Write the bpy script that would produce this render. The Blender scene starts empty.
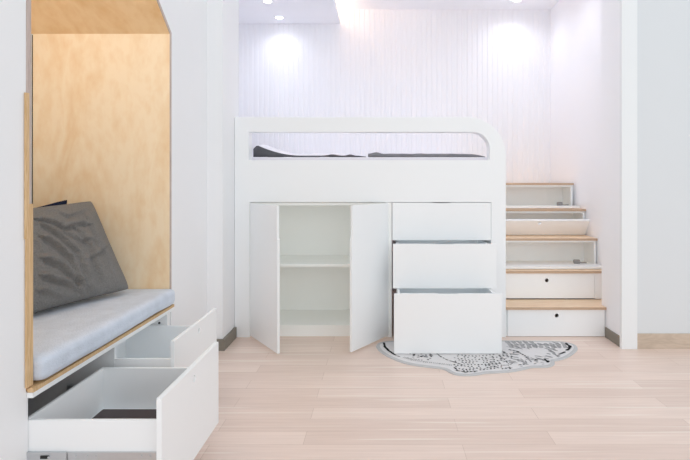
import bpy, bmesh, math, random
from mathutils import Vector, Matrix, noise
random.seed(7)
PI = math.pi
S = bpy.context.scene
C = S.collection

# ------------------------------------------------------------------ camera
F, VX, VY, EYE = 520.0, 380.0, 181.0, 1.2
cd = bpy.data.cameras.new('camera'); cam = bpy.data.objects.new('camera', cd); C.objects.link(cam)
cam.location = (0, 0, EYE); cam.rotation_euler = (PI/2, 0, 0)
cd.sensor_width = 36; cd.lens = 36*F/690
cd.shift_x = -(VX-345)/690; cd.shift_y = -(230-VY)/690
cd.clip_start = .05
S.camera = cam

# ------------------------------------------------------------------ materials
def mat(name, col, rough=.5, spec=.4, var=0.0, vscale=6.0, bump=0.0, bscale=60.0, metal=0.0, sheen=0.0):
    m = bpy.data.materials.new(name); m.use_nodes = True
    n, l = m.node_tree.nodes, m.node_tree.links
    b = n['Principled BSDF']
    b.inputs['Base Color'].default_value = (*col, 1)
    b.inputs['Roughness'].default_value = rough
    b.inputs['Specular IOR Level'].default_value = spec
    b.inputs['Metallic'].default_value = metal
    if sheen: b.inputs['Sheen Weight'].default_value = sheen
    tc = n.new('ShaderNodeTexCoord')
    nz = n.new('ShaderNodeTexNoise'); nz.inputs['Scale'].default_value = vscale; nz.inputs['Detail'].default_value = 4
    l.new(tc.outputs['Object'], nz.inputs['Vector'])
    mx = n.new('ShaderNodeMix'); mx.data_type = 'RGBA'
    v = max(var, .008)
    mx.inputs['A'].default_value = (*[c*(1-v) for c in col], 1)
    mx.inputs['B'].default_value = (*[min(1, c*(1+v)) for c in col], 1)
    l.new(nz.outputs['Fac'], mx.inputs['Factor']); l.new(mx.outputs['Result'], b.inputs['Base Color'])
    if bump:
        n2 = n.new('ShaderNodeTexNoise'); n2.inputs['Scale'].default_value = bscale; n2.inputs['Detail'].default_value = 3
        l.new(tc.outputs['Object'], n2.inputs['Vector'])
        bp = n.new('ShaderNodeBump'); bp.inputs['Strength'].default_value = bump; bp.inputs['Distance'].default_value = .01
        l.new(n2.outputs['Fac'], bp.inputs['Height']); l.new(bp.outputs['Normal'], b.inputs['Normal'])
    return m

def emit(name, col, st):
    m = bpy.data.materials.new(name); m.use_nodes = True
    n, l = m.node_tree.nodes, m.node_tree.links
    b = n['Principled BSDF']
    b.inputs['Base Color'].default_value = (.9, .9, .9, 1)
    b.inputs['Emission Color'].default_value = (*col, 1); b.inputs['Emission Strength'].default_value = st
    return m

def wood(name, dark, light, scale=(6, 6, .9), rough=.45, bands=4.0):
    m = bpy.data.materials.new(name); m.use_nodes = True
    n, l = m.node_tree.nodes, m.node_tree.links
    b = n['Principled BSDF']; b.inputs['Roughness'].default_value = rough
    b.inputs['Specular IOR Level'].default_value = .35
    tc = n.new('ShaderNodeTexCoord'); mp = n.new('ShaderNodeMapping'); mp.inputs['Scale'].default_value = scale
    l.new(tc.outputs['Object'], mp.inputs['Vector'])
    n1 = n.new('ShaderNodeTexNoise'); n1.inputs['Scale'].default_value = .9; n1.inputs['Detail'].default_value = 3
    n1.inputs['Distortion'].default_value = 1.2
    l.new(mp.outputs['Vector'], n1.inputs['Vector'])
    mu = n.new('ShaderNodeMath'); mu.operation = 'MULTIPLY'; mu.inputs[1].default_value = bands
    l.new(n1.outputs['Fac'], mu.inputs[0])
    fr = n.new('ShaderNodeMath'); fr.operation = 'PINGPONG'; fr.inputs[1].default_value = .5
    l.new(mu.outputs[0], fr.inputs[0])
    n2 = n.new('ShaderNodeTexNoise'); n2.inputs['Scale'].default_value = 9; n2.inputs['Detail'].default_value = 5
    l.new(mp.outputs['Vector'], n2.inputs['Vector'])
    ad = n.new('ShaderNodeMath'); ad.operation = 'ADD'; l.new(fr.outputs[0], ad.inputs[0])
    l.new(n2.outputs['Fac'], ad.inputs[1])
    rp = n.new('ShaderNodeValToRGB'); rp.color_ramp.elements[0].position = .3; rp.color_ramp.elements[1].position = 1.1 if False else 1.0
    rp.color_ramp.elements[0].color = (*dark, 1); rp.color_ramp.elements[1].color = (*light, 1)
    l.new(ad.outputs[0], rp.inputs['Fac']); l.new(rp.outputs['Color'], b.inputs['Base Color'])
    return m

def floor_mat():
    m = bpy.data.materials.new('pale_oak_planks'); m.use_nodes = True
    n, l = m.node_tree.nodes, m.node_tree.links
    b = n['Principled BSDF']; b.inputs['Roughness'].default_value = .38; b.inputs['Specular IOR Level'].default_value = .4
    tc = n.new('ShaderNodeTexCoord')
    mp = n.new('ShaderNodeMapping'); mp.inputs['Location'].default_value = (.35, .066, 0)
    l.new(tc.outputs['Object'], mp.inputs['Vector'])
    def brick(c1, c2, mort, msize):
        k = n.new('ShaderNodeTexBrick'); k.offset = .37; k.offset_frequency = 2; k.squash = 1
        k.inputs['Scale'].default_value = 1; k.inputs['Brick Width'].default_value = 1.15; k.inputs['Row Height'].default_value = .128
        k.inputs['Mortar Size'].default_value = msize; k.inputs['Mortar Smooth'].default_value = .3; k.inputs['Bias'].default_value = 0
        k.inputs['Color1'].default_value = (*c1, 1); k.inputs['Color2'].default_value = (*c2, 1); k.inputs['Mortar'].default_value = (*mort, 1)
        l.new(mp.outputs['Vector'], k.inputs['Vector']); return k
    k = brick(FL1, FL2, FLM, .0012)
    mp2 = n.new('ShaderNodeMapping'); mp2.inputs['Scale'].default_value = (1.3, 26, 1); l.new(tc.outputs['Object'], mp2.inputs['Vector'])
    g = n.new('ShaderNodeTexNoise'); g.inputs['Scale'].default_value = 2.0; g.inputs['Detail'].default_value = 5; g.inputs['Distortion'].default_value = .4
    l.new(mp2.outputs['Vector'], g.inputs['Vector'])
    rp = n.new('ShaderNodeValToRGB'); rp.color_ramp.elements[0].position = .3; rp.color_ramp.elements[1].position = .75
    rp.color_ramp.elements[0].color = (.90, .885, .875, 1); rp.color_ramp.elements[1].color = (1.0, 1.0, 1.0, 1)
    l.new(g.outputs['Fac'], rp.inputs['Fac'])
    mx = n.new('ShaderNodeMix'); mx.data_type = 'RGBA'; mx.blend_type = 'MULTIPLY'; mx.inputs['Factor'].default_value = 1
    l.new(k.outputs['Color'], mx.inputs['A']); l.new(rp.outputs['Color'], mx.inputs['B'])
    # light streaks along plank edges
    mp3 = n.new('ShaderNodeMapping'); mp3.inputs['Scale'].default_value = (.7, 38, 1); mp3.inputs['Location'].default_value = (3, 1, 0)
    l.new(tc.outputs['Object'], mp3.inputs['Vector'])
    g2 = n.new('ShaderNodeTexNoise'); g2.inputs['Scale'].default_value = 1.1; g2.inputs['Detail'].default_value = 1
    l.new(mp3.outputs['Vector'], g2.inputs['Vector'])
    r2 = n.new('ShaderNodeValToRGB'); r2.color_ramp.elements[0].position = .63; r2.color_ramp.elements[1].position = .68
    r2.color_ramp.elements[0].color = (0, 0, 0, 1); r2.color_ramp.elements[1].color = (.55, .55, .55, 1)
    l.new(g2.outputs['Fac'], r2.inputs['Fac'])
    m3 = n.new('ShaderNodeMix'); m3.data_type = 'RGBA'; l.new(r2.outputs['Color'], m3.inputs['Factor'])
    l.new(mx.outputs['Result'], m3.inputs['A']); m3.inputs['B'].default_value = (*FLS, 1)
    l.new(m3.outputs['Result'], b.inputs['Base Color'])
    return m

FL1, FL2, FLM, FLS = (.83, .66, .575), (.94, .775, .685), (.66, .50, .42), (.97, .88, .79)
M = {}
M['floor'] = floor_mat()
M['wall'] = mat('painted_wall_white', (.885, .895, .91), .7, .2, .01, 3)
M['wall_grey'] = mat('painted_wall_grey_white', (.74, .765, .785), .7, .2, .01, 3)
M['wall_cool'] = mat('painted_wall_alcove', (.915, .92, .945), .7, .2, .01, 3)
M['rib'] = mat('ribbed_panel_white', (.90, .905, .93), .6, .25, .01, 3)
M['ceiling'] = mat('ceiling_white', (.92, .93, .96), .8, .1, .01, 3)
M['trim'] = mat('white_trim', (.86, .88, .89), .5, .3)
M['base'] = mat('taupe_baseboard', (.235, .215, .18), .5, .3, .08, 12)
M['base_wood'] = wood('pale_wood_baseboard', (.52, .42, .33), (.64, .53, .43), (2, 2, 14))
M['white'] = mat('white_lacquered_board', (.912, .933, .945), .35, .4, .008, 4)
M['white_in'] = mat('white_melamine', (.935, .945, .925), .5, .3, .008, 4)
M['step_in'] = mat('stair_melamine', (.92, .95, .955), .5, .3, .008, 4)
M['hinge'] = mat('dark_nickel', (.34, .33, .32), .4, .5, .05, 30, metal=.5)
M['quilt_mid'] = mat('quilt_mid_grey', (.45, .45, .47), .9, .1, .2, 14)
M['quilt_side'] = mat('quilt_side_grey', (.24, .24, .25), .9, .1, .3, 14)
M['birch'] = wood('birch_plywood', (.87, .65, .405), (.955, .81, .595), (3.2, 3.2, 1.5), .42, 3)
M['birch_shaded'] = wood('birch_plywood_shaded', (.84, .57, .29), (.94, .71, .44), (3.2, 1.3, 3.2), .42, 3)  # same birch, darker and more orange to paint in the roof's shade
M['edge'] = wood('plywood_edge', (.42, .33, .29), (.60, .50, .46), (60, 60, 3), .6, 5)
M['edge_tan'] = wood('tan_plywood_edge', (.55, .34, .15), (.74, .52, .30), (60, 60, 3), .6, 5)
M['tread'] = wood('tread_plywood', (.80, .565, .375), (.90, .70, .50), (1, 7, 7), .45, 4)
M['tread_edge'] = wood('tread_plywood_edge', (.46, .31, .21), (.62, .44, .31), (1, 40, 90), .6, 6)
M['dark'] = mat('painted_shade_dark', (.025, .03, .031), .3, .5)  # near-black colour standing in for shade in the bench and nook corner
M['gap'] = mat('shadow_gap_dark', (.12, .12, .12), .7, .2)
M['steel'] = mat('brushed_steel', (.62, .64, .66), .3, .5, .05, 30, metal=.9)
M['black'] = mat('black_plastic', (.02, .02, .02), .5)
M['cushion'] = mat('grey_suede', (.64, .70, .795), .95, .1, .16, 16, .35, 150, sheen=.3)
M['linen'] = mat('charcoal_linen', (.228, .223, .216), .95, .1, .32, 150, .9, 170)
M['navy'] = mat('navy_cotton', (.012, .02, .05), .9, .1, .1, 60)
M['brown'] = mat('dark_brown_cover', (.05, .028, .028), .4, .4, .1, 10)
M['sheet'] = mat('white_cotton', (.84, .82, .87), .9, .1, .02, 20)
M['quilt_top'] = mat('quilt_white', (.86, .85, .88), .9, .1, .03, 12)
M['quilt_dark'] = mat('quilt_grey', (.12, .12, .13), .9, .1, .25, 14)
M['rug'] = mat('rug_grey_white', (.80, .785, .79), .95, .1, .05, 40, .3, 300)
M['rug_edge'] = mat('rug_border', (.58, .58, .585), .95, .1, .05, 40)
M['rug_black'] = mat('rug_black_print', (.025, .025, .028), .95, .1)
M['rug_grey'] = mat('rug_grey_print', (.33, .33, .335), .95, .1)
M['rug_pale'] = mat('rug_pale_print', (.46, .46, .465), .95, .1)
M['lens'] = emit('lamp_lens', (1, .98, 1), 14)
M['nook_fill'] = emit('nook_fill_glow', (1, .94, .86), 6)
M['warm'] = emit('warm_led', (1, .62, .35), 10)

# ------------------------------------------------------------------ mesh helpers (world coordinates)
ORG = {}
def origin(p):
    v = Vector((0, 0, 0))
    while p is not None:
        v += p.location; p = p.parent
    return v
def tag(o, label, cat, group=None, kind=None):
    o['label'] = label; o['category'] = cat
    if group: o['group'] = group
    if kind: o['kind'] = kind
    return o
def thing(name, loc, label, cat, group=None):
    o = bpy.data.objects.new(name, None); C.objects.link(o); o.location = loc
    o.empty_display_size = .1
    return tag(o, label, cat, group)
def obj(name, bm, mats, parent=None, smooth=False, loc=None, keep=False):
    if not keep: bmesh.ops.recalc_face_normals(bm, faces=bm.faces[:])
    me = bpy.data.meshes.new(name)
    off = origin(parent) if parent is not None else Vector(loc or (0, 0, 0))
    bmesh.ops.translate(bm, verts=bm.verts[:], vec=-off)
    if smooth:
        for f in bm.faces: f.smooth = True
    bm.to_mesh(me); bm.free()
    for m in (mats if isinstance(mats, (list, tuple)) else [mats]): me.materials.append(m)
    o = bpy.data.objects.new(name, me); C.objects.link(o)
    if parent is not None: o.parent = parent
    else: o.location = off
    return o
def struct(name, bm, m, keep=False):
    o = obj(name, bm, m, keep=keep); o['kind'] = 'structure'; return o
def box(bm, x0, x1, y0, y1, z0, z1, mi=0):
    g = bmesh.ops.create_cube(bm, size=1)['verts']
    for v in g:
        v.co = Vector(((x0+x1)/2+v.co.x*(x1-x0), (y0+y1)/2+v.co.y*(y1-y0), (z0+z1)/2+v.co.z*(z1-z0)))
    if mi:
        for f in {f for v in g for f in v.link_faces}: f.material_index = mi
    return g
def B(*args, bevel=0.0, seg=2):
    bm = bmesh.new()
    a = args if isinstance(args[0], (tuple, list)) else [args]
    for t in a: box(bm, *t)
    if bevel: bmesh.ops.bevel(bm, geom=bm.edges[:], offset=bevel, segments=seg, profile=.5, affect='EDGES')
    return bm
def arc(cx, cy, r, a0, a1, n=12):
    return [(cx+r*math.cos(a0+(a1-a0)*i/n), cy+r*math.sin(a0+(a1-a0)*i/n)) for i in range(n+1)]
def circ(cx, cy, r, n=20):
    return [(cx+r*math.cos(2*PI*i/n), cy+r*math.sin(2*PI*i/n)) for i in range(n)]
def plate(loops, thick, M4, bevel=.0015):
    """flat board with holes: loops in its own plane (first one outer), thickness centred; M4 maps to the world"""
    cu = bpy.data.curves.new('tmp', 'CURVE'); cu.dimensions = '2D'; cu.fill_mode = 'BOTH'
    cu.extrude = thick/2-bevel; cu.bevel_depth = bevel; cu.bevel_resolution = 1; cu.offset = -bevel
    for lp in loops:
        s = cu.splines.new('POLY'); s.points.add(len(lp)-1); s.use_cyclic_u = True
        for p, q in zip(s.points, lp): p.co = (q[0], q[1], 0, 1)
    o = bpy.data.objects.new('tmp', cu); C.objects.link(o)
    dg = bpy.context.evaluated_depsgraph_get(); dg.update()
    me = bpy.data.meshes.new_from_object(o.evaluated_get(dg))
    bm = bmesh.new(); bm.from_mesh(me)
    bpy.data.objects.remove(o); bpy.data.curves.remove(cu); bpy.data.meshes.remove(me)
    bmesh.ops.remove_doubles(bm, verts=bm.verts[:], dist=1e-5)
    for f in bm.faces: f.smooth = False; f.material_index = 0
    bmesh.ops.transform(bm, matrix=M4, verts=bm.verts[:])
    return bm
def XZ(y, thick):      # plane (x, z), front face at y (towards the camera), going back by thick
    return Matrix(((1, 0, 0, 0), (0, 0, -1, y+thick/2), (0, 1, 0, 0), (0, 0, 0, 1)))
def YZ(x, thick):      # plane (y, z), face at x towards +x, going to -x by thick
    return Matrix(((0, 0, 1, x-thick/2), (1, 0, 0, 0), (0, 1, 0, 0), (0, 0, 0, 1)))
def rect(x0, x1, z0, z1): return [(x0, z0), (x1, z0), (x1, z1), (x0, z1)]
def rot_about(bm, axis, ang, pivot):
    p = Vector(pivot)
    bmesh.ops.transform(bm, matrix=Matrix.Translation(p) @ Matrix.Rotation(ang, 4, axis) @ Matrix.Translation(-p), verts=bm.verts[:])
    return bm
def cyl(bm, c, r, h, axis='Z', n=20, r2=None):
    g = bmesh.ops.create_cone(bm, cap_ends=True, segments=n, radius1=r, radius2=r if r2 is None else r2, depth=h)['verts']
    R = {'Z': Matrix.Identity(4), 'X': Matrix.Rotation(PI/2, 4, 'Y'), 'Y': Matrix.Rotation(PI/2, 4, 'X')}[axis]
    bmesh.ops.transform(bm, matrix=Matrix.Translation(c) @ R, verts=g)
    return g

def P(x, y, d): return Vector(((x-VX)*d/F, d, EYE-(y-VY)*d/F))
def G(x, y, z=0):                 # pixel on the floor
    d = (EYE-z)*F/(y-VY); return Vector(((x-VX)*d/F, d, z))

# ------------------------------------------------------------------ key dimensions
XN = -1.228                       # face of the left wall with the nook
XL, XA, XB = -1.117, 1.885, 1.739  # partition side, alcove right wall, right jamb side
YL, YP, YJ, YBK = 3.99, 3.69, 3.714, 5.76
ZC = 3.10

# ------------------------------------------------------------------ setting
struct('floor', B(-2.6, 3.6, -1.2, YBK+.1, -.05, 0), M['floor'])
# left wall with a house shaped opening
struct('wall_left', plate([[(-1.2, 0), (1.814, 0), (1.814, .467), (1.804, .467), (1.804, 2.078), (2.43, 2.537), (3.058, 2.078), (3.058, 0), (YP, 0), (YP, ZC), (-1.2, ZC)]],
       .05, YZ(XN, .05), .0005), M['wall'])
struct('wall_left_partition', B(-2.3, XL, YP, 4.115, 0, ZC), M['wall'])
bm = B(XA, XA+.08, 4.08, YBK, 0, ZC)
struct('wall_right', bm, M['wall_cool'])
struct('wall_right_return', B(XB, XA+.08, YJ+.02, 4.08, 0, ZC), M['wall_cool'])
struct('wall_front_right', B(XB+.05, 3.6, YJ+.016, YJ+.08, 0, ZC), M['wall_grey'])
struct('trim_1', B(1.7245, 1.836, YJ-.006, YJ+.03, 0, ZC, bevel=.002), M['trim'])
struct('wall_alcove_left', B(-1.80, -1.70, 4.115, YBK, 0, ZC), M['wall_cool'])
# ribbed back wall
bm = bmesh.new()
x = -1.72; pts = []
while x < XA:
    for dx, dy in ((0, 0), (.0335, 0), (.036, .008), (.0535, .008)): pts.append((x+dx, YBK-.008+dy))
    x += .056
pts = [(min(px, XA+.05), py) for px, py in pts]
for i in range(len(pts)-1):
    vs = [bm.verts.new((pts[i][0], pts[i][1], 0)), bm.verts.new((pts[i+1][0], pts[i+1][1], 0)), bm.verts.new((pts[i+1][0], pts[i+1][1], ZC)), bm.verts.new((pts[i][0], pts[i][1], ZC))]
    bm.faces.new(vs)
bmesh.ops.remove_doubles(bm, verts=bm.verts[:], dist=1e-5)
box(bm, -1.75, XA+.05, YBK+.002, YBK+.06, 0, ZC)
struct('wall_back', bm, M['rib'], True)
struct('ceiling', B(-1.80, XA+.08, 4.08, YBK+.06, ZC, ZC+.06), M['ceiling'])
# dropped soffit with an open cove on its right side
ZS, XS = 2.94, -.44
struct('trim_2', B((-1.70, XS, 4.115, YBK-.012, ZS, ZS+.05), (-1.70, XS-.16, 4.115, YBK-.012, ZS+.05, ZC)), M['ceiling'])
struct('baseboard_left', B((XL, XL+.018, YP-.018, YL-.004, 0, .08), (XN, XL, YP-.018, YP, 0, .08)), M['base'])
struct('baseboard_right', B(XB-.009, XB, YJ+.031, 4.0, 0, .077), M['base'])
struct('baseboard_front', B(1.8365, 3.6, YJ+.004, YJ+.016, 0, .107), M['base_wood'])

# ------------------------------------------------------------------ reading nook (plywood lining)
NX0, NX1, NY0, NY1 = -2.038, XN+.002, 1.81, 3.04
nook = thing('reading_nook', (-1.6, 2.43, .5), 'house-shaped birch plywood nook built into the left white wall', 'nook')
T = .018
obj('end_panel', B(NX0+.009, NX1-.004, NY1, NY1+T, .50, 2.06), M['birch'], nook)
obj('corner_shade', B(NX0, NX0+.0089, NY1+.006, NY1+T, .50, 2.055), M['dark'], nook)['label'] = 'dark strip painting shade into the back corner gap'  # dark strip fills the gap, its shade painted in
obj('end_panel', B(NX0, XN-.052, NY0-T, NY0, .50, 2.06), M['birch'], nook)
o = obj('back_panel', B(NX0-T, NX0, NY0-T, NY1+T, .50, 2.6), M['white_in'], nook); o['label'] = 'pale back panel'
ridge = (2.435, 2.51)
def roof(y0, z0, y1, z1):
    d = Vector((y1-y0, z1-z0)).normalized(); nn = Vector((-d.y, d.x))
    if nn.y < 0: nn = -nn
    lp = [(y0, z0), (y1, z1), (y1+nn.x*0, z1+T/abs(nn.y)), (y0+nn.x*T, z0+nn.y*T)]
    if (y1-y0) < 0: lp = lp[::-1]
    return plate([lp], NX1-.004-NX0, YZ(NX1-.004, NX1-.004-NX0), .0004)
obj('roof_panel', roof(NY1, 2.06, *ridge), M['birch_shaded'], nook)
obj('roof_panel', roof(NY0+.02, 2.06, *ridge), M['birch_shaded'], nook)
# plywood edges round the opening
def edge_strip(lp): return plate([lp], .004, YZ(NX1, .004), .0003)
e = obj('edge_band', edge_strip([(NY0-.006, .50), (NY0+.018, .50), (NY0+.018, 2.06), (2.435, 2.51), (NY1, 2.06), (NY1, .49), (NY1+T, .49), (NY1+T, 2.072), (2.435, 2.535), (NY0-.006, 2.075)]), M['edge'], nook)
e['label'] = 'greyish plywood edge around the opening'
e = obj('side_trim', B((NX1, NX1+.008, 1.792, 1.807, 1.0, 1.505), (NX1, NX1+.006, 1.796, 1.829, .484, 1.12)), M['edge_tan'], nook)
e['label'] = 'tan wooden strip on the near edge'

o = obj('nook_fill_bar', B(-1.95, -1.30, 2.425, 2.445, 2.478, 2.490), M['nook_fill'], None, False, (-1.6, 2.435, 2.478))  # glowing bar added out of view to brighten the plywood
tag(o, 'added slim glow bar under the ridge, brightening the plywood nook', 'strip light')
ld = bpy.data.lights.new('nook_fill', 'AREA'); ld.shape = 'RECTANGLE'; ld.size = .62; ld.size_y = .03; ld.energy = 2.3; ld.color = (.97, .98, 1)  # added area light that goes with the glowing bar
lo = bpy.data.objects.new('nook_fill', ld); C.objects.link(lo); lo.location = (-1.62, 2.435, 2.474)
# ------------------------------------------------------------------ storage bench in the nook
bench = thing('storage_bench', (-1.6, 2.43, 0), 'white built-in bench base with two open drawers under the nook seat', 'bench')
BT = .464; XF = -1.206
obj('carcass', B((NX0, XN-.052, NY0-.014, NY0+.004, 0, BT-.02), (NX0, XN, 2.405, 2.422, 0, BT-.02), (NX0, XN, 3.0, 3.039, 0, BT-.02),
                 (NX0, XN-.052, NY0-.0135, 3.039, BT-.018, BT), (XN-.0519, XF, NY0+.006, 3.045, BT-.018, BT), (XN+.002, XF, 1.806, NY0+.006, BT-.018, BT), (NX0, NX0+.015, NY0+.018, 3.0, 0, BT-.02), (NX0, XN-.02, NY0+.018, 3.0, 0, .08)), M['white'], bench)
obj('shade_lining', B((NX0+.015, XN-.053, NY0+.0045, 2.30, BT-.024, BT-.0205), (NX0+.016, NX0+.02, NY0+.0045, 2.30, .08, BT-.024), (NX0+.02, XN-.052, NY0+.0045, NY0+.008, .08, BT-.024)), M['dark'], bench)['label'] = 'dark sheets painting shade above the near drawer'  # dark sheets paint the unlit cabinet interior, near half only
o = obj('seat_board', B((NX0+.001, XF+.002, NY0+.006, NY1+.004, BT+.001, BT+.015), (XN+.002, XF+.002, 1.807, NY0+.006, BT+.001, BT+.015)), M['edge_tan'], bench); o['label'] = 'plywood seat board with exposed edge'
bm = bmesh.new(); cyl(bm, P(159.3, 323, 2.998), .006, .006, 'Y'); obj('screw', bm, M['black'], bench)
def drawer(y0, y1, xf, depth, zt=.468, zb=.1, hy=None, hz=.42, near=.067, top=.364):
    lp = rect(y0, y1, zb, zt)
    fr = plate([lp, circ(hy, hz, .014)], .018, YZ(xf, .018), .0015)
    xb, xi, ya, yb, z0, z1 = xf-.018-depth, xf-.0185, y0+near, y1-.033, .175, top
    d = obj('drawer', B((xb, xi, ya, ya+.013, z0, z1), (xb, xi, yb-.013, yb, z0, z1), (xb, xb+.013, ya+.013, yb-.013, z0, z1),
                        (xi-.012, xi, ya+.013, yb-.013, z0, z1), (xb+.013, xi-.012, ya+.013, yb-.013, z0, z0+.010), bevel=.001, seg=1), M['white'], bench)
    obj('drawer_front', fr, M['white'], d)
    for yy, sg in ((ya, -1), (yb, 1)):
        bm = bmesh.new()
        def sl(xa, xc, t0, t1, za, zc):
            p, q = sorted((yy+sg*t0, yy+sg*t1)); box(bm, xa, xc, p, q, za, zc)
        sl(xb+.01, xi, .0005, .005, .205, .255); sl(xb+.01, xi, .005, .0065, .205, .212); sl(xb+.01, xi, .005, .0065, .248, .255)
        sl(xb+.01, xb+depth*.32, .0068, .0105, .198, .257)
        for fx in (.20, .38, .46, .52, .84, .90): cyl(bm, (xb+depth*fx, yy+sg*(.0125 if fx < .3 else .0065), .241), .0042, .005, 'Y', 10)
        rn = obj('drawer_runner', bm, M['steel'], d); rn['label'] = 'steel drawer runner'
        b2 = bmesh.new(); box(b2, xb+depth*.14, xb+depth*.20, yy+sg*.012-.002, yy+sg*.012+.002, .236, .246); obj('runner_lever', b2, M['black'], rn)
    return d
drawer(1.750, 2.368, -.735, .495, hy=2.06, hz=.418)
drawer(2.376, 2.994, -.940, .495, hy=2.70, hz=.424, near=.030, top=.377)

# seat cushion
def soft_box(x0, x1, y0, y1, z0, z1, r, amp, fr):
    bm = bmesh.new(); nx, ny, nz = 36, 54, 6
    bmesh.ops.create_cube(bm, size=2)
    bmesh.ops.subdivide_edges(bm, edges=bm.edges[:], cuts=23, use_grid_fill=True)
    cx, cy, cz = (x0+x1)/2, (y0+y1)/2, (z0+z1)/2; hx, hy, hz = (x1-x0)/2, (y1-y0)/2, (z1-z0)/2
    for v in bm.verts:
        # denser sampling towards the borders
        q = Vector([math.copysign(1-(1-abs(c))**1.6, c) for c in v.co])
        p = Vector((q.x*hx, q.y*hy, q.z*hz))
        k = Vector((max(-(hx-r), min(hx-r, p.x)), max(-(hy-r), min(hy-r, p.y)), max(-(hz-r), min(hz-r, p.z))))
        d = p-k
        if d.length > 1e-6: p = k+d.normalized()*r
        w = Vector((cx, cy, cz))+p
        n = noise.noise(w*fr)
        w += (d.normalized() if d.length > 1e-6 else Vector((0, 0, 0)))*n*amp
        v.co = w
    return bm
bm = soft_box(NX0+.006, -1.187, 1.834, NY1-.006, BT+.021, .577, .030, .005, 5.0)
o = obj('seat_cushion', bm, M['cushion'], None, True, (-1.6, 2.43, BT+.016))
tag(o, 'light grey suede seat cushion lying on the nook bench', 'cushion')

# pillows
def pillow(bl, br, tr, tl, half, amp, seed, N=46, side=1, folds=()):
    bm = bmesh.new(); bl, br, tr, tl = map(Vector, (bl, br, tr, tl))
    nrm = (br-bl).cross(tl-bl).normalized()*side
    grids = []
    for sgn in (1, -1):
        row = []
        for j in range(N+1):
            for i in range(N+1):
                u, v = i/N*2-1, j/N*2-1
                # outline pulled in between the corners
                kk = 1-.022*(u*u*v*v)**4; uu = u*(1-.045*(1-v*v))*kk; vv = v*(1-.045*(1-u*u))*kk
                a, b = (uu+1)/2, (vv+1)/2
                p = bl*(1-a)*(1-b)+br*a*(1-b)+tr*a*b+tl*(1-a)*b
                t = max(0, (1-u*u)*(1-v*v))**.42
                w = half*t
                if sgn > 0:
                    s = Vector((u*1.1+seed, v*1.1, seed))
                    # soft folds: stretched noise along diagonals
                    f1 = noise.noise(Vector((u*2.2+v*5.0+seed, u*1.2-v*1.0, 2.3)))
                    f2 = noise.noise(Vector((u*6.0-v*1.5, u*.8+v*2.0+seed, 5.1)))
                    w += amp*.10*noise.noise(Vector((u*20, v*15, seed)))*min(1, t**3*2.2)
                    for pts, dep, wd in folds:
                        best = 9; sd = 0
                        for (ua, va), (ub, vb) in zip(pts, pts[1:]):
                            ex, ey = ub-ua, vb-va; L2 = ex*ex+ey*ey+1e-9
                            k = max(0, min(1, ((u-ua)*ex+(v-va)*ey)/L2))
                            dx, dy = u-ua-ex*k, v-va-ey*k; dd = math.hypot(dx, dy)
                            if dd < best: best = dd; sd = 1 if ex*dy-ey*dx > 0 else -1
                        q = best*sd/wd
                        if abs(q) < 6: w += dep*1.1*(-math.exp(-q*q)+.8*math.exp(-((q-2.0)/1.4)**2))*min(1, t**3*2.2)
                p = p+nrm*w*sgn
                row.append(bm.verts.new(p))
        grids.append(row)
    for gi, row in enumerate(grids):
        for j in range(N):
            for i in range(N):
                f = [row[j*(N+1)+i], row[j*(N+1)+i+1], row[(j+1)*(N+1)+i+1], row[(j+1)*(N+1)+i]]
                bm.faces.new(f if gi == 0 else f[::-1])
    bmesh.ops.remove_doubles(bm, verts=bm.verts[:], dist=2e-4)
    return bm
PC = [Vector(c) for c in ((-1.70, 2.09, .572), (-1.395, 2.885, .602), (-1.640, 2.955, 1.085), (-1.83, 2.22, 1.06))]
def on_pillow(x, y):
    best = (9e9, 0, 0)
    for j in range(41):
        for i in range(41):
            a, b = i/40, j/40
            p = PC[0]*(1-a)*(1-b)+PC[1]*a*(1-b)+PC[2]*a*b+PC[3]*(1-a)*b
            e = (VX+p.x*F/p.y-x)**2+(VY+(EYE-p.z)*F/p.y-y)**2
            if e < best[0]: best = (e, a*2-1, b*2-1)
    return best[1:]
FD = [([(32, 224), (44, 228), (54, 233), (66, 229), (76, 228)], .016, .045), ([(32, 232), (48, 244), (62, 258), (74, 280), (82, 298)], .014, .04),
      ([(32, 246), (44, 252), (56, 266), (66, 284), (70, 300)], .015, .04), ([(32, 268), (46, 274), (62, 286), (86, 300)], .016, .04),
      ([(32, 284), (44, 288), (58, 290), (70, 298)], .015, .035), ([(32, 298), (44, 303), (60, 304)], .012, .035),
      ([(66, 234), (78, 252), (88, 274), (96, 292)], .012, .04), ([(80, 222), (92, 246), (102, 268), (110, 286)], .010, .04), ([(44, 214), (60, 220), (82, 214)], .010, .04),
      ([(54, 240), (70, 246), (82, 244)], .009, .035), ([(84, 262), (94, 258), (100, 250)], .008, .035)]
FD = [([on_pillow(*q) for q in p], d, w_) for p, d, w_ in FD]
bm = pillow((-1.70, 2.09, .572), (-1.385, 2.885, .600), (-1.640, 2.955, 1.090), (-1.83, 2.22, 1.06), .096, .045, 3.1, 130, 1, FD)
o = obj('throw_pillow', bm, M['linen'], None, True, (-1.6, 2.65, .58)); tag(o, 'crumpled charcoal linen pillow leaning in the plywood nook', 'pillow')
bm = pillow((-1.93, 2.42, .64), (-1.83, 2.96, .64), (-1.79, 2.985, 1.098), (-1.965, 2.5, 1.01), .035, .01, 8.2, 24)
o = obj('throw_pillow', bm, M['navy'], None, True, (-1.9, 2.7, .58)); tag(o, 'dark navy pillow mostly hidden behind the charcoal pillow', 'pillow')
# dark board lying in the near drawer
o = obj('folder', B(-1.212, -.80, 1.85, 2.275, .1855, .203, bevel=.003), M['brown'], None, False, (-1.0, 2.06, .1855))
tag(o, 'dark brown flat folder lying in the near bench drawer', 'folder')

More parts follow.
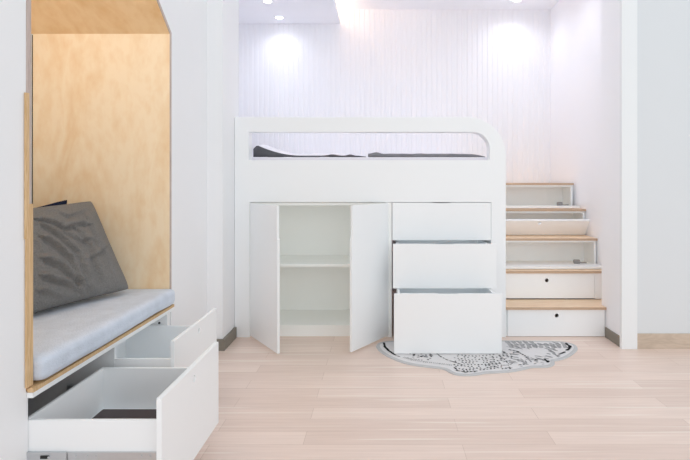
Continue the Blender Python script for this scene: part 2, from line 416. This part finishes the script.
# ------------------------------------------------------------------ loft bed with cupboard
loft = thing('loft_bed', (-.08, 4.6, 0), 'white loft bed with cupboard, drawers and rounded top corner', 'bed')
LX0, LX1, LZ = XL+.002, .966, 1.692
CX0, CX1, CZ = -1.0, .853, 1.037
outer = [(LX0, 0), (CX0, 0), (CX0, CZ), (CX1, CZ), (CX1, 0), (LX1, 0)]+arc(LX1-.30, LZ-.30, .30, 0, PI/2, 18)+[(LX0, LZ)]
win = [(-1.008, 1.361), (.843, 1.361)]+arc(.843-.135, 1.577-.135, .135, 0, PI/2, 12)+[(-1.008, 1.577)]
PT = .115
bm = plate([outer, win[::-1]], PT, XZ(YL, PT), .003)
obj('front_panel', bm, M['white'], loft)
obj('side_panel', B(LX1-.06, LX1, YL+PT+.001, 5.5, 0, 1.36), M['white'], loft)
obj('bed_base', B(LX0+.003, LX1-.061, YL+PT+.001, YBK-.02, 1.04, 1.20), M['white'], loft)
# cupboard carcass behind the opening
obj('cupboard', B((CX0-.02, CX0-.001, YL+PT+.001, 4.60, 0, 1.035), (.035, .09, YL+.006, 4.60, 0, 1.035), (CX0-.02, .09, 4.495, 4.60, 0, 1.035),
                  (CX0+.001, .034, YL+.03, 4.494, .070, .086), (CX0+.001, .034, YL+.03, YL+.05, 0, .0695), (CX0+.001, .034, YL+.02, 4.494, 1.012, 1.034)), M['white_in'], loft)
obj('cupboard_side', B(CX1+.001, CX1+.02, YL+PT+.002, 4.60, 0, 1.035), M['white_in'], loft)
obj('shelf', B(CX0+.002, .033, YL+.04, 4.494, .535, .557, bevel=.001), M['white_in'], loft)
def door(hx, hinge_left, ang, w):
    T = .018
    s = 1 if hinge_left else -1
    z0, z1 = .016, 1.030
    c = .028   # finger pull: a slice of the free edge is cut back along the upper part
    lp = [(0, z0), (w, z0), (w, .795), (w-.009, .81), (w-.009, z1), (0, z1)]
    lp = [(hx+s*a, b) for a, b in lp]
    if s < 0: lp = lp[::-1]
    bm = plate([lp], T, XZ(YL-.001, T), .001)
    rot_about(bm, 'Z', -s*ang, (hx, YL, 0))
    d = obj('cupboard_door', bm, M['white'], loft)
    for z in (.14, .90):
        b2 = bmesh.new(); box(b2, hx+s*.008, hx+s*.055, YL+.0175, YL+.026, z-.02, z+.02); cyl(b2, (hx+s*.03, YL+.027, z), .016, .006, 'Y')
        rot_about(b2, 'Z', -s*ang, (hx, YL, 0)); obj('hinge', b2, M['steel'], d)
    return d
door(CX0+.004, True, math.radians(55.5), .518)
door(.064, False, math.radians(56.5), .470)
def loft_drawer(yf, x0, x1, z0, z1):
    d = obj('drawer', B((x0+.03, x0+.045, yf+.019, yf+.50, z0+.03, z1-.014), (x1-.045, x1-.03, yf+.019, yf+.50, z0+.03, z1-.014),
                        (x0+.045, x1-.045, yf+.485, yf+.50, z0+.03, z1-.014), (x0+.045, x1-.045, yf+.019, yf+.485, z0+.03, z0+.042)), M['white'], loft)
    xm = (x0+x1)/2
    lp = [(x0, z0), (x1, z0), (x1, z1), (xm+.07, z1), (xm+.066, z1-.003), (xm-.066, z1-.003), (xm-.07, z1), (x0, z1)]
    obj('drawer_front', plate([lp], .018, XZ(yf, .018), .001), M['white'], d)
    for xx in (x0+.018, x1-.030):
        obj('drawer_runner', B(xx, xx+.012, yf+.03, yf+.48, z0+.06, z0+.10), M['steel'], d)
loft_drawer(YL-.004, .0945, .850, .746, 1.034)
loft_drawer(3.79, .0945, .850, .417, .741)
loft_drawer(3.578, .0965, .838, .012, .424)

# mattress and quilts
o = obj('mattress', B(LX0+.012, LX1-.07, YL+PT+.012, YBK-.03, 1.201, 1.389, bevel=.012), M['sheet'], None, False, (-.08, 4.9, 1.201))
tag(o, 'pale mattress in the loft bed behind the cut-out', 'mattress')
def quilt(x0, x1, y0, y1, zf, th, N=70, J=16, seed=0):
    bm = bmesh.new(); top = []; bot = []
    for j in range(J+1):
        for i in range(N+1):
            u, v = i/N, j/J
            px = x0+(x1-x0)*u; py = y0+(y1-y0)*v+.008*noise.noise(Vector((u*9, seed, 0)))
            z, t = zf(u, v), th(u)
            top.append(bm.verts.new((px, py, z+t))); bot.append(bm.verts.new((px, py, z)))
    W = N+1
    def q(a, b, c, d, mi):
        f = bm.faces.new((a, b, c, d)); f.material_index = mi
    for j in range(J):
        for i in range(N):
            k = j*W+i
            q(top[k], top[k+1], top[k+W+1], top[k+W], 0); q(bot[k], bot[k+W], bot[k+W+1], bot[k+1], 1)
    for i in range(N):
        q(bot[i], bot[i+1], top[i+1], top[i], 1); k = J*W+i; q(bot[k], top[k], top[k+1], bot[k+1], 1)
    for j in range(J):
        k = j*W; q(bot[k], top[k], top[k+W], bot[k+W], 1); k = j*W+N; q(bot[k], bot[k+W], top[k+W], top[k], 1)
    return bm
Zm = 1.391
Yq = YL+PT+.055
def rise(u, v): return (.024+.012*noise.noise(Vector((u*8, 2, 0))))*min(1, v*3.0)*max(0, 1-max(0, (u-.72)/.2))
def zl(u, v): return Zm+.001+rise(u, v)
def tl_(u): return .011+.098*max(0, (.42-u)/.42)**1.9*(1 if u > .035 else (.55+u/.035*.45))+.010*math.exp(-((u-.70)/.05)**2)+.010*math.exp(-((u-.86)/.03)**2)-.008*max(0, (u-.93)/.07)
o = obj('quilt', quilt(P(253.3, 150, Yq).x, P(366, 150, Yq).x, Yq, 4.75, zl, tl_, seed=1), [M['quilt_top'], M['quilt_dark']], None, True, (-.5, 4.4, Zm))
tag(o, 'white and grey quilt with curled-up end at the left of the mattress', 'quilt')
def tr_(u): return .024+.012*math.exp(-((u-.07)/.045)**2)+.004*noise.noise(Vector((u*12, 4, 0)))-.022*max(0, (u-.88)/.12)**1.3
o = obj('quilt', quilt(P(368, 150, Yq).x, P(485.5, 150, Yq).x, Yq, 4.75, lambda u, v: Zm+.001+.014*min(1, v*3)*max(0, 1-max(0, (u-.8)/.2)), tr_, seed=5), [M['quilt_mid'], M['quilt_side']], None, True, (.5, 4.4, Zm))
tag(o, 'flat folded grey-edged quilt at the right of the mattress', 'quilt')

# ------------------------------------------------------------------ storage stairs
stairs = thing('storage_stairs', (1.4, 4.6, 0), 'white storage staircase with plywood treads, drawers and open flaps beside the loft bed', 'stairs')
SX0 = LX1+.004
TZ = [.231, .466, .704, .943, 1.180]
TY = [3.985+.2535*k for k in range(5)]       # nosings
RX = [XB-.004, XA-.006, XA-.006, XA-.006, XA-.022]
for k in range(5):
    y1 = TY[k+1]+.02 if k < 4 else YBK-.012
    bm = bmesh.new(); box(bm, SX0, RX[k], TY[k]+.0015, y1, TZ[k]-.019, TZ[k]); box(bm, SX0, RX[k], TY[k], TY[k]+.0014, TZ[k]-.019, TZ[k], 1)
    if k == 0: box(bm, RX[0], RX[1], 4.083, y1, TZ[0]-.019, TZ[0])
    obj('tread', bm, [M['tread'], M['tread_edge']], stairs)
w = .018
for k in range(5):
    yr = TY[k]+.02; zb = TZ[k-1]+.0005 if k else 0; zt = TZ[k]-.0195
    yb = min(yr+.245, YBK-.02)
    parts = [(SX0, SX0+w, yr+.0 if k > 1 else yr+.02, yb, zb, zt), (RX[k]-w-.004, RX[k]-.004, yr if k > 1 else yr+.02, yb, zb, zt), (SX0+w, RX[k]-w-.004, yb-w, yb, zb, zt)]
    yy = TY[k+1]+.02 if k < 4 else yb
    parts = [(a, b, c, min(d, 1e9), e, f) for a, b, c, d, e, f in parts]
    if k > 1:
        parts += [(SX0+w, RX[k]-w-.004, yr, yr+w, zt-.016, zt), (SX0+w, RX[k]-w-.004, yr+.022, yb-w, zb, zb+.006)]
    obj('step_box', B(*parts), M['step_in'], stairs)
# drawer fronts of the two lowest steps
d = obj('drawer_front', plate([rect(SX0+.014, XB-.008, .003, TZ[0]-.023), circ(1.362, .163, .0155)], .018, XZ(TY[0]+.020, .018), .001), M['white'], stairs)
d = obj('drawer_front', plate([rect(SX0+.006, 1.757, TZ[1-1]+.008, TZ[1]-.023), circ(1.367, .386, .0155)], .018, XZ(TY[1]+.020, .018), .001), M['white'], stairs)
obj('filler_strip', B(1.760, RX[1]-.001, TY[1]+.022, TY[1]+.038, TZ[0]+.004, TZ[1]-.022), M['white'], stairs)
def flap(k, ang, hx, h=.172):
    yr = TY[k]+.016; zb = TZ[k-1]+.004
    loops = [rect(SX0+.006, RX[k]-.006, zb, zb+h)]
    loops.append(circ(hx, zb+h-.032, .0155))
    bm = plate(loops, .018, XZ(yr-.018, .018), .001)
    rot_about(bm, 'X', ang, (0, yr-.018, zb))
    if ang > 1.3: bmesh.ops.translate(bm, verts=bm.verts[:], vec=(0, 0, .0))
    f = obj('flap_door', bm, M['white'], stairs)
    return f, yr, zb
def hinge(f, x, y, z, s=1.0):
    bm = bmesh.new(); cyl(bm, (x, y, z+.012), .013*s, .03*s, 'X', 16); box(bm, x+.013*s, x+.055*s, y-.01, y+.012, z, z+.008); box(bm, x-.006, x+.018, y-.03, y+.01, z, z+.012)
    obj('hinge', bm, M['hinge'], f, False)
f, yr, zb = flap(2, PI/2, 1.43)
hinge(f, P(577, 258, yr-.02).x, yr-.012, TZ[1]+.0245, 1.5); hinge(f, SX0+.035, yr-.012, TZ[1]+.0245, 1.5)
f, yr, zb = flap(3, math.radians(36), 1.43)
hinge(f, 1.78, yr+.05, TZ[2]+.008); hinge(f, SX0+.035, yr+.05, TZ[2]+.008)
f, yr, zb = flap(4, PI/2, 1.43)
hinge(f, P(560, 258, yr-.02).x, yr-.012, TZ[3]+.0245, 1.5); hinge(f, SX0+.035, yr-.012, TZ[3]+.0245, 1.5)

# ------------------------------------------------------------------ rug
rp = [(377.2, 345.6), (379, 350), (385, 354.8), (394, 359.3), (402, 362.4), (410, 364.6), (421, 366.4), (434, 367.8), (442, 368.8), (447, 370.2), (451, 372.8), (456, 374.9), (464, 375.7),
      (473, 375.4), (481, 374), (486, 373.2), (498, 372.7), (511, 371.8), (523, 369.4), (532, 367.2), (541, 367.4), (549, 366.9), (552.5, 365), (553, 362.5), (551.5, 361.2), (558, 360.4), (566, 357.8), (572, 354), (576, 350),
      (575.6, 347), (573, 345.2), (566, 343.2), (556, 342.4), (545, 342.2), (525, 341.9), (503, 341.7), (470, 341.7), (440, 341.8), (410, 341.8), (392, 342), (382, 343)]
rw = [G(*p) for p in rp]
rw = [(v.x, v.y) for v in rw]
def chaikin(pts, n=2):
    for _ in range(n):
        out = []
        for i in range(len(pts)):
            a, b = pts[i], pts[(i+1) % len(pts)]
            out += [(a[0]*.75+b[0]*.25, a[1]*.75+b[1]*.25), (a[0]*.25+b[0]*.75, a[1]*.25+b[1]*.75)]
        pts = out
    return pts
out = chaikin(rw)
cx, cy = sum(p[0] for p in out)/len(out), sum(p[1] for p in out)/len(out)
def inset(pts, d):
    r = []; n = len(pts)
    area = sum(pts[i][0]*pts[(i+1) % n][1]-pts[(i+1) % n][0]*pts[i][1] for i in range(n))
    s = 1 if area > 0 else -1
    for i in range(n):
        a, b = Vector(pts[i-3]), Vector(pts[(i+3) % n]); t = (b-a).normalized()
        r.append((pts[i][0]-t.y*d*s, pts[i][1]+t.x*d*s))
    return r
bm = bmesh.new(); H = .007
def ring(pts, z): return [bm.verts.new((p[0], p[1], z)) for p in pts]
out = inset(out, -.012)
r0, r1, r2 = ring(out, .0005), ring(inset(out, .003), H), ring(inset(out, .026), H)
n = len(out)
for i in range(n):
    k = (i+1) % n
    bm.faces.new((r0[i], r0[k], r1[k], r1[i])).material_index = 1
    bm.faces.new((r1[i], r1[k], r2[k], r2[i])).material_index = 1
f = bm.faces.new(r2); f.material_index = 0
bmesh.ops.triangulate(bm, faces=[f])
bmesh.ops.recalc_face_normals(bm, faces=bm.faces[:])
def dash(p, ang, ln, wd, mi):            # a printed dash, p on the floor
    d = Vector((math.cos(ang), math.sin(ang))); e = Vector((-d.y, d.x))
    zz = (.0005 if mi == 4 else .0010 if mi == 3 else .0015)+random.uniform(0, .0004)
    pts = []
    for a, b in ((-1, -.4), (-.7, -1), (.7, -1), (1, -.4), (1, .4), (.7, 1), (-.7, 1), (-1, .4)):
        q = Vector(p)+d*a*ln/2+e*b*wd/2; pts.append(bm.verts.new((q.x, q.y, H+zz)))
    bm.faces.new(pts).material_index = mi
def inside(p, poly):
    c = False; n = len(poly)
    for i in range(n):
        a, b = poly[i], poly[i-1]
        if (a[1] > p[1]) != (b[1] > p[1]) and p[0] < (b[0]-a[0])*(p[1]-a[1])/(b[1]-a[1])+a[0]: c = not c
    return c
inn = inset(out, .040)
def line(px, step, ln, wd, mi, jit=.3):  # dashes along a pixel polyline laid on the floor
    w = [Vector(G(*p)[:2]) for p in px]
    for a, b in zip(w, w[1:]):
        L = (b-a).length; t = 0; ang = math.atan2(b.y-a.y, b.x-a.x)
        while t < L:
            q = a+(b-a)*(t/L)
            if inside(q, inn): dash(q, ang+random.uniform(-jit, jit)*.4, ln*random.uniform(.7, 1.2), wd*random.uniform(.8, 1.2), mi)
            t += step*random.uniform(.85, 1.15)
# heavy black strokes
line([(384, 344.5), (385, 348), (389, 352), (395, 356)], .035, .05, .016, 2)
line([(395, 356), (401, 358.5)], .04, .035, .009, 2)
line([(566.5, 344.8), (569.8, 347.5), (569, 350), (566, 351.8)], .030, .045, .018, 2)
line([(564, 353.5), (559, 355.5)], .03, .03, .014, 2)
line([(545, 360.6), (548, 362.8), (547.5, 363.8)], .03, .035, .016, 2)
line([(536, 361), (538, 362)], .05, .03, .016, 2)
line([(437, 355), (441, 358), (447, 361), (455, 363.5), (462, 366)], .03, .028, .009, 2)
line([(455, 369.5), (458, 372), (466, 373.5), (480, 372)], .032, .028, .008, 2)
line([(510, 351), (518, 353), (525, 357), (527, 359)], .03, .022, .010, 2)
line([(520, 366), (527, 365)], .03, .025, .010, 2)
# dotted line along the lower left edge
line([(404, 358.5), (412, 361), (424, 363), (440, 364.8), (452, 366.5)], .013, .006, .022, 3, .1)
line([(408, 359), (416, 360.5), (424, 361.5)], .02, .012, .012, 3)
# dots in curved rows
for r in range(12):
    for c in range(17):
        u = c/16; x = 455+u*56+1.6*(r % 2)+1.0*math.sin(r*1.7); y = 354.6+r*1.75+3.0*math.sin(u*3.3+.3)-1.0*u
        if y < 353 or random.random() < .2: continue
        p = G(x, y)
        if inside(p[:2], inn): dash(p[:2], random.uniform(-.6, .6), random.uniform(.008, .012), random.uniform(.012, .018), 2 if random.random() < .85 else 3)
for i in range(90):
    x = random.uniform(500, 562); y = random.uniform(343, 364)
    p = G(x, y)
    if inside(p[:2], inn) and not (518 < x < 548 and 350 < y < 357):
        dash(p[:2], -.9+.5*math.sin(x*.2)+random.uniform(-.3, .3), random.uniform(.03, .07), random.uniform(.007, .014), 3)
for i in range(10):
    x = 507+i*6
    line([(x, 343.2), (x+2.5, 345.5), (x+4, 348.5)], .05, .07, .022, 4, .2)
    line([(x+2, 343.2), (x+5, 346), (x+6, 349)], .05, .04, .010, 3, .4)
for i in range(24):
    x = random.uniform(410, 432); y = random.uniform(354.5, 361)
    p = G(x, y)
    if inside(p[:2], inn): dash(p[:2], random.uniform(-.6, .6), .014, .014, 2 if i % 2 else 3)
for i in range(60):
    x = random.uniform(484, 545); y = random.uniform(357, 370)
    p = G(x, y)
    if inside(p[:2], inn): dash(p[:2], random.uniform(0, .6), random.uniform(.015, .035), .007, 3)
o = obj('rug', bm, [M['rug'], M['rug_edge'], M['rug_black'], M['rug_grey'], M['rug_pale']], None, False, (G(470, 355).x, G(470, 355).y, 0), True)
tag(o, 'irregular grey-white rug with black dashes beneath the open bottom drawer', 'rug')

# ------------------------------------------------------------------ downlights
def downlight(x, y, z, label, power):
    t = thing('downlight', (x, y, z), label, 'ceiling light', 'round recessed ceiling lights')
    bm = bmesh.new(); prof = [(.036, -.001), (.038, -.006), (.046, -.006), (.048, -.0005)]
    rings = [[bm.verts.new((x+r*math.cos(2*PI*i/28), y+r*math.sin(2*PI*i/28), z+h)) for i in range(28)] for r, h in prof]
    for a, b in zip(rings, rings[1:]):
        for i in range(28): bm.faces.new((a[i], a[(i+1) % 28], b[(i+1) % 28], b[i]))
    obj('trim_ring', bm, M['trim'], t)
    bm = bmesh.new(); cyl(bm, (x, y, z-.0025), .0365, .004, 'Z', 28); obj('lens', bm, M['lens'], t)
    ld = bpy.data.lights.new('downlight_beam', 'SPOT'); ld.energy = power; ld.spot_size = math.radians(150); ld.spot_blend = 1.0
    ld.shadow_soft_size = .03; ld.color = COOL
    lo = bpy.data.objects.new('downlight_beam', ld); C.objects.link(lo); lo.location = (x, y, z-.012)
COOL = (.88, .90, 1.0)
downlight(-1.07, 5.53, ZS, 'round recessed light in the soffit nearest the ribbed wall', 8)
downlight(-1.087, 5.03, ZS, 'round soffit light at the top edge, farther from the ribbed wall', 8)
downlight(1.44, 5.46, ZC, 'round ceiling light on the right above the stairs', 13)
downlight(-1.1, 4.53, ZS, 'added unseen soffit light farthest from the ribbed wall', 8)  # this and the next two: unseen lights added to brighten the alcove
downlight(1.44, 4.66, ZC, 'added unseen ceiling light above the lowest treads of the stairs', 13)
downlight(.45, 4.66, ZC, 'added unseen ceiling light above the right half of the loft bed', 13)
o = obj('led_strip', B(XS-.155, XS-.145, 4.2, YBK-.02, ZS+.052, ZS+.06), M['warm'], None, False, (XS-.15, 5, ZS+.051))
tag(o, 'warm glowing strip light in the cove above the soffit', 'strip light')
ld = bpy.data.lights.new('cove_glow', 'AREA'); ld.shape = 'RECTANGLE'; ld.size = .05; ld.size_y = 1.4; ld.energy = 2.2; ld.color = (1, .62, .36)
lo = bpy.data.objects.new('cove_glow', ld); C.objects.link(lo); lo.location = (XS-.10, 5.0, ZS+.07); lo.rotation_euler = (0, PI+.5, 0)

# ------------------------------------------------------------------ daylight and added front fill
ld = bpy.data.lights.new('front_fill', 'AREA'); ld.shape = 'RECTANGLE'; ld.size = 12; ld.size_y = 4.6; ld.energy = 165; ld.color = (.97, .985, 1)  # large area light added behind the camera to lift the fronts
lo = bpy.data.objects.new('front_fill', ld); C.objects.link(lo); lo.location = (2.0, -5, 2.2); lo.rotation_euler = (PI/2, 0, 0)
w = bpy.data.worlds.new('daylight'); S.world = w; w.use_nodes = True
bg = w.node_tree.nodes['Background']; bg.inputs['Color'].default_value = (.92, .965, 1.0, 1); bg.inputs['Strength'].default_value = .91
S.view_settings.view_transform = 'Standard'; S.view_settings.look = 'None'; S.view_settings.gamma = 1; S.view_settings.use_curve_mapping = False
S.view_settings.exposure = 0.0
S.cycles.max_bounces = 24; S.cycles.diffuse_bounces = 16; S.cycles.glossy_bounces = 6
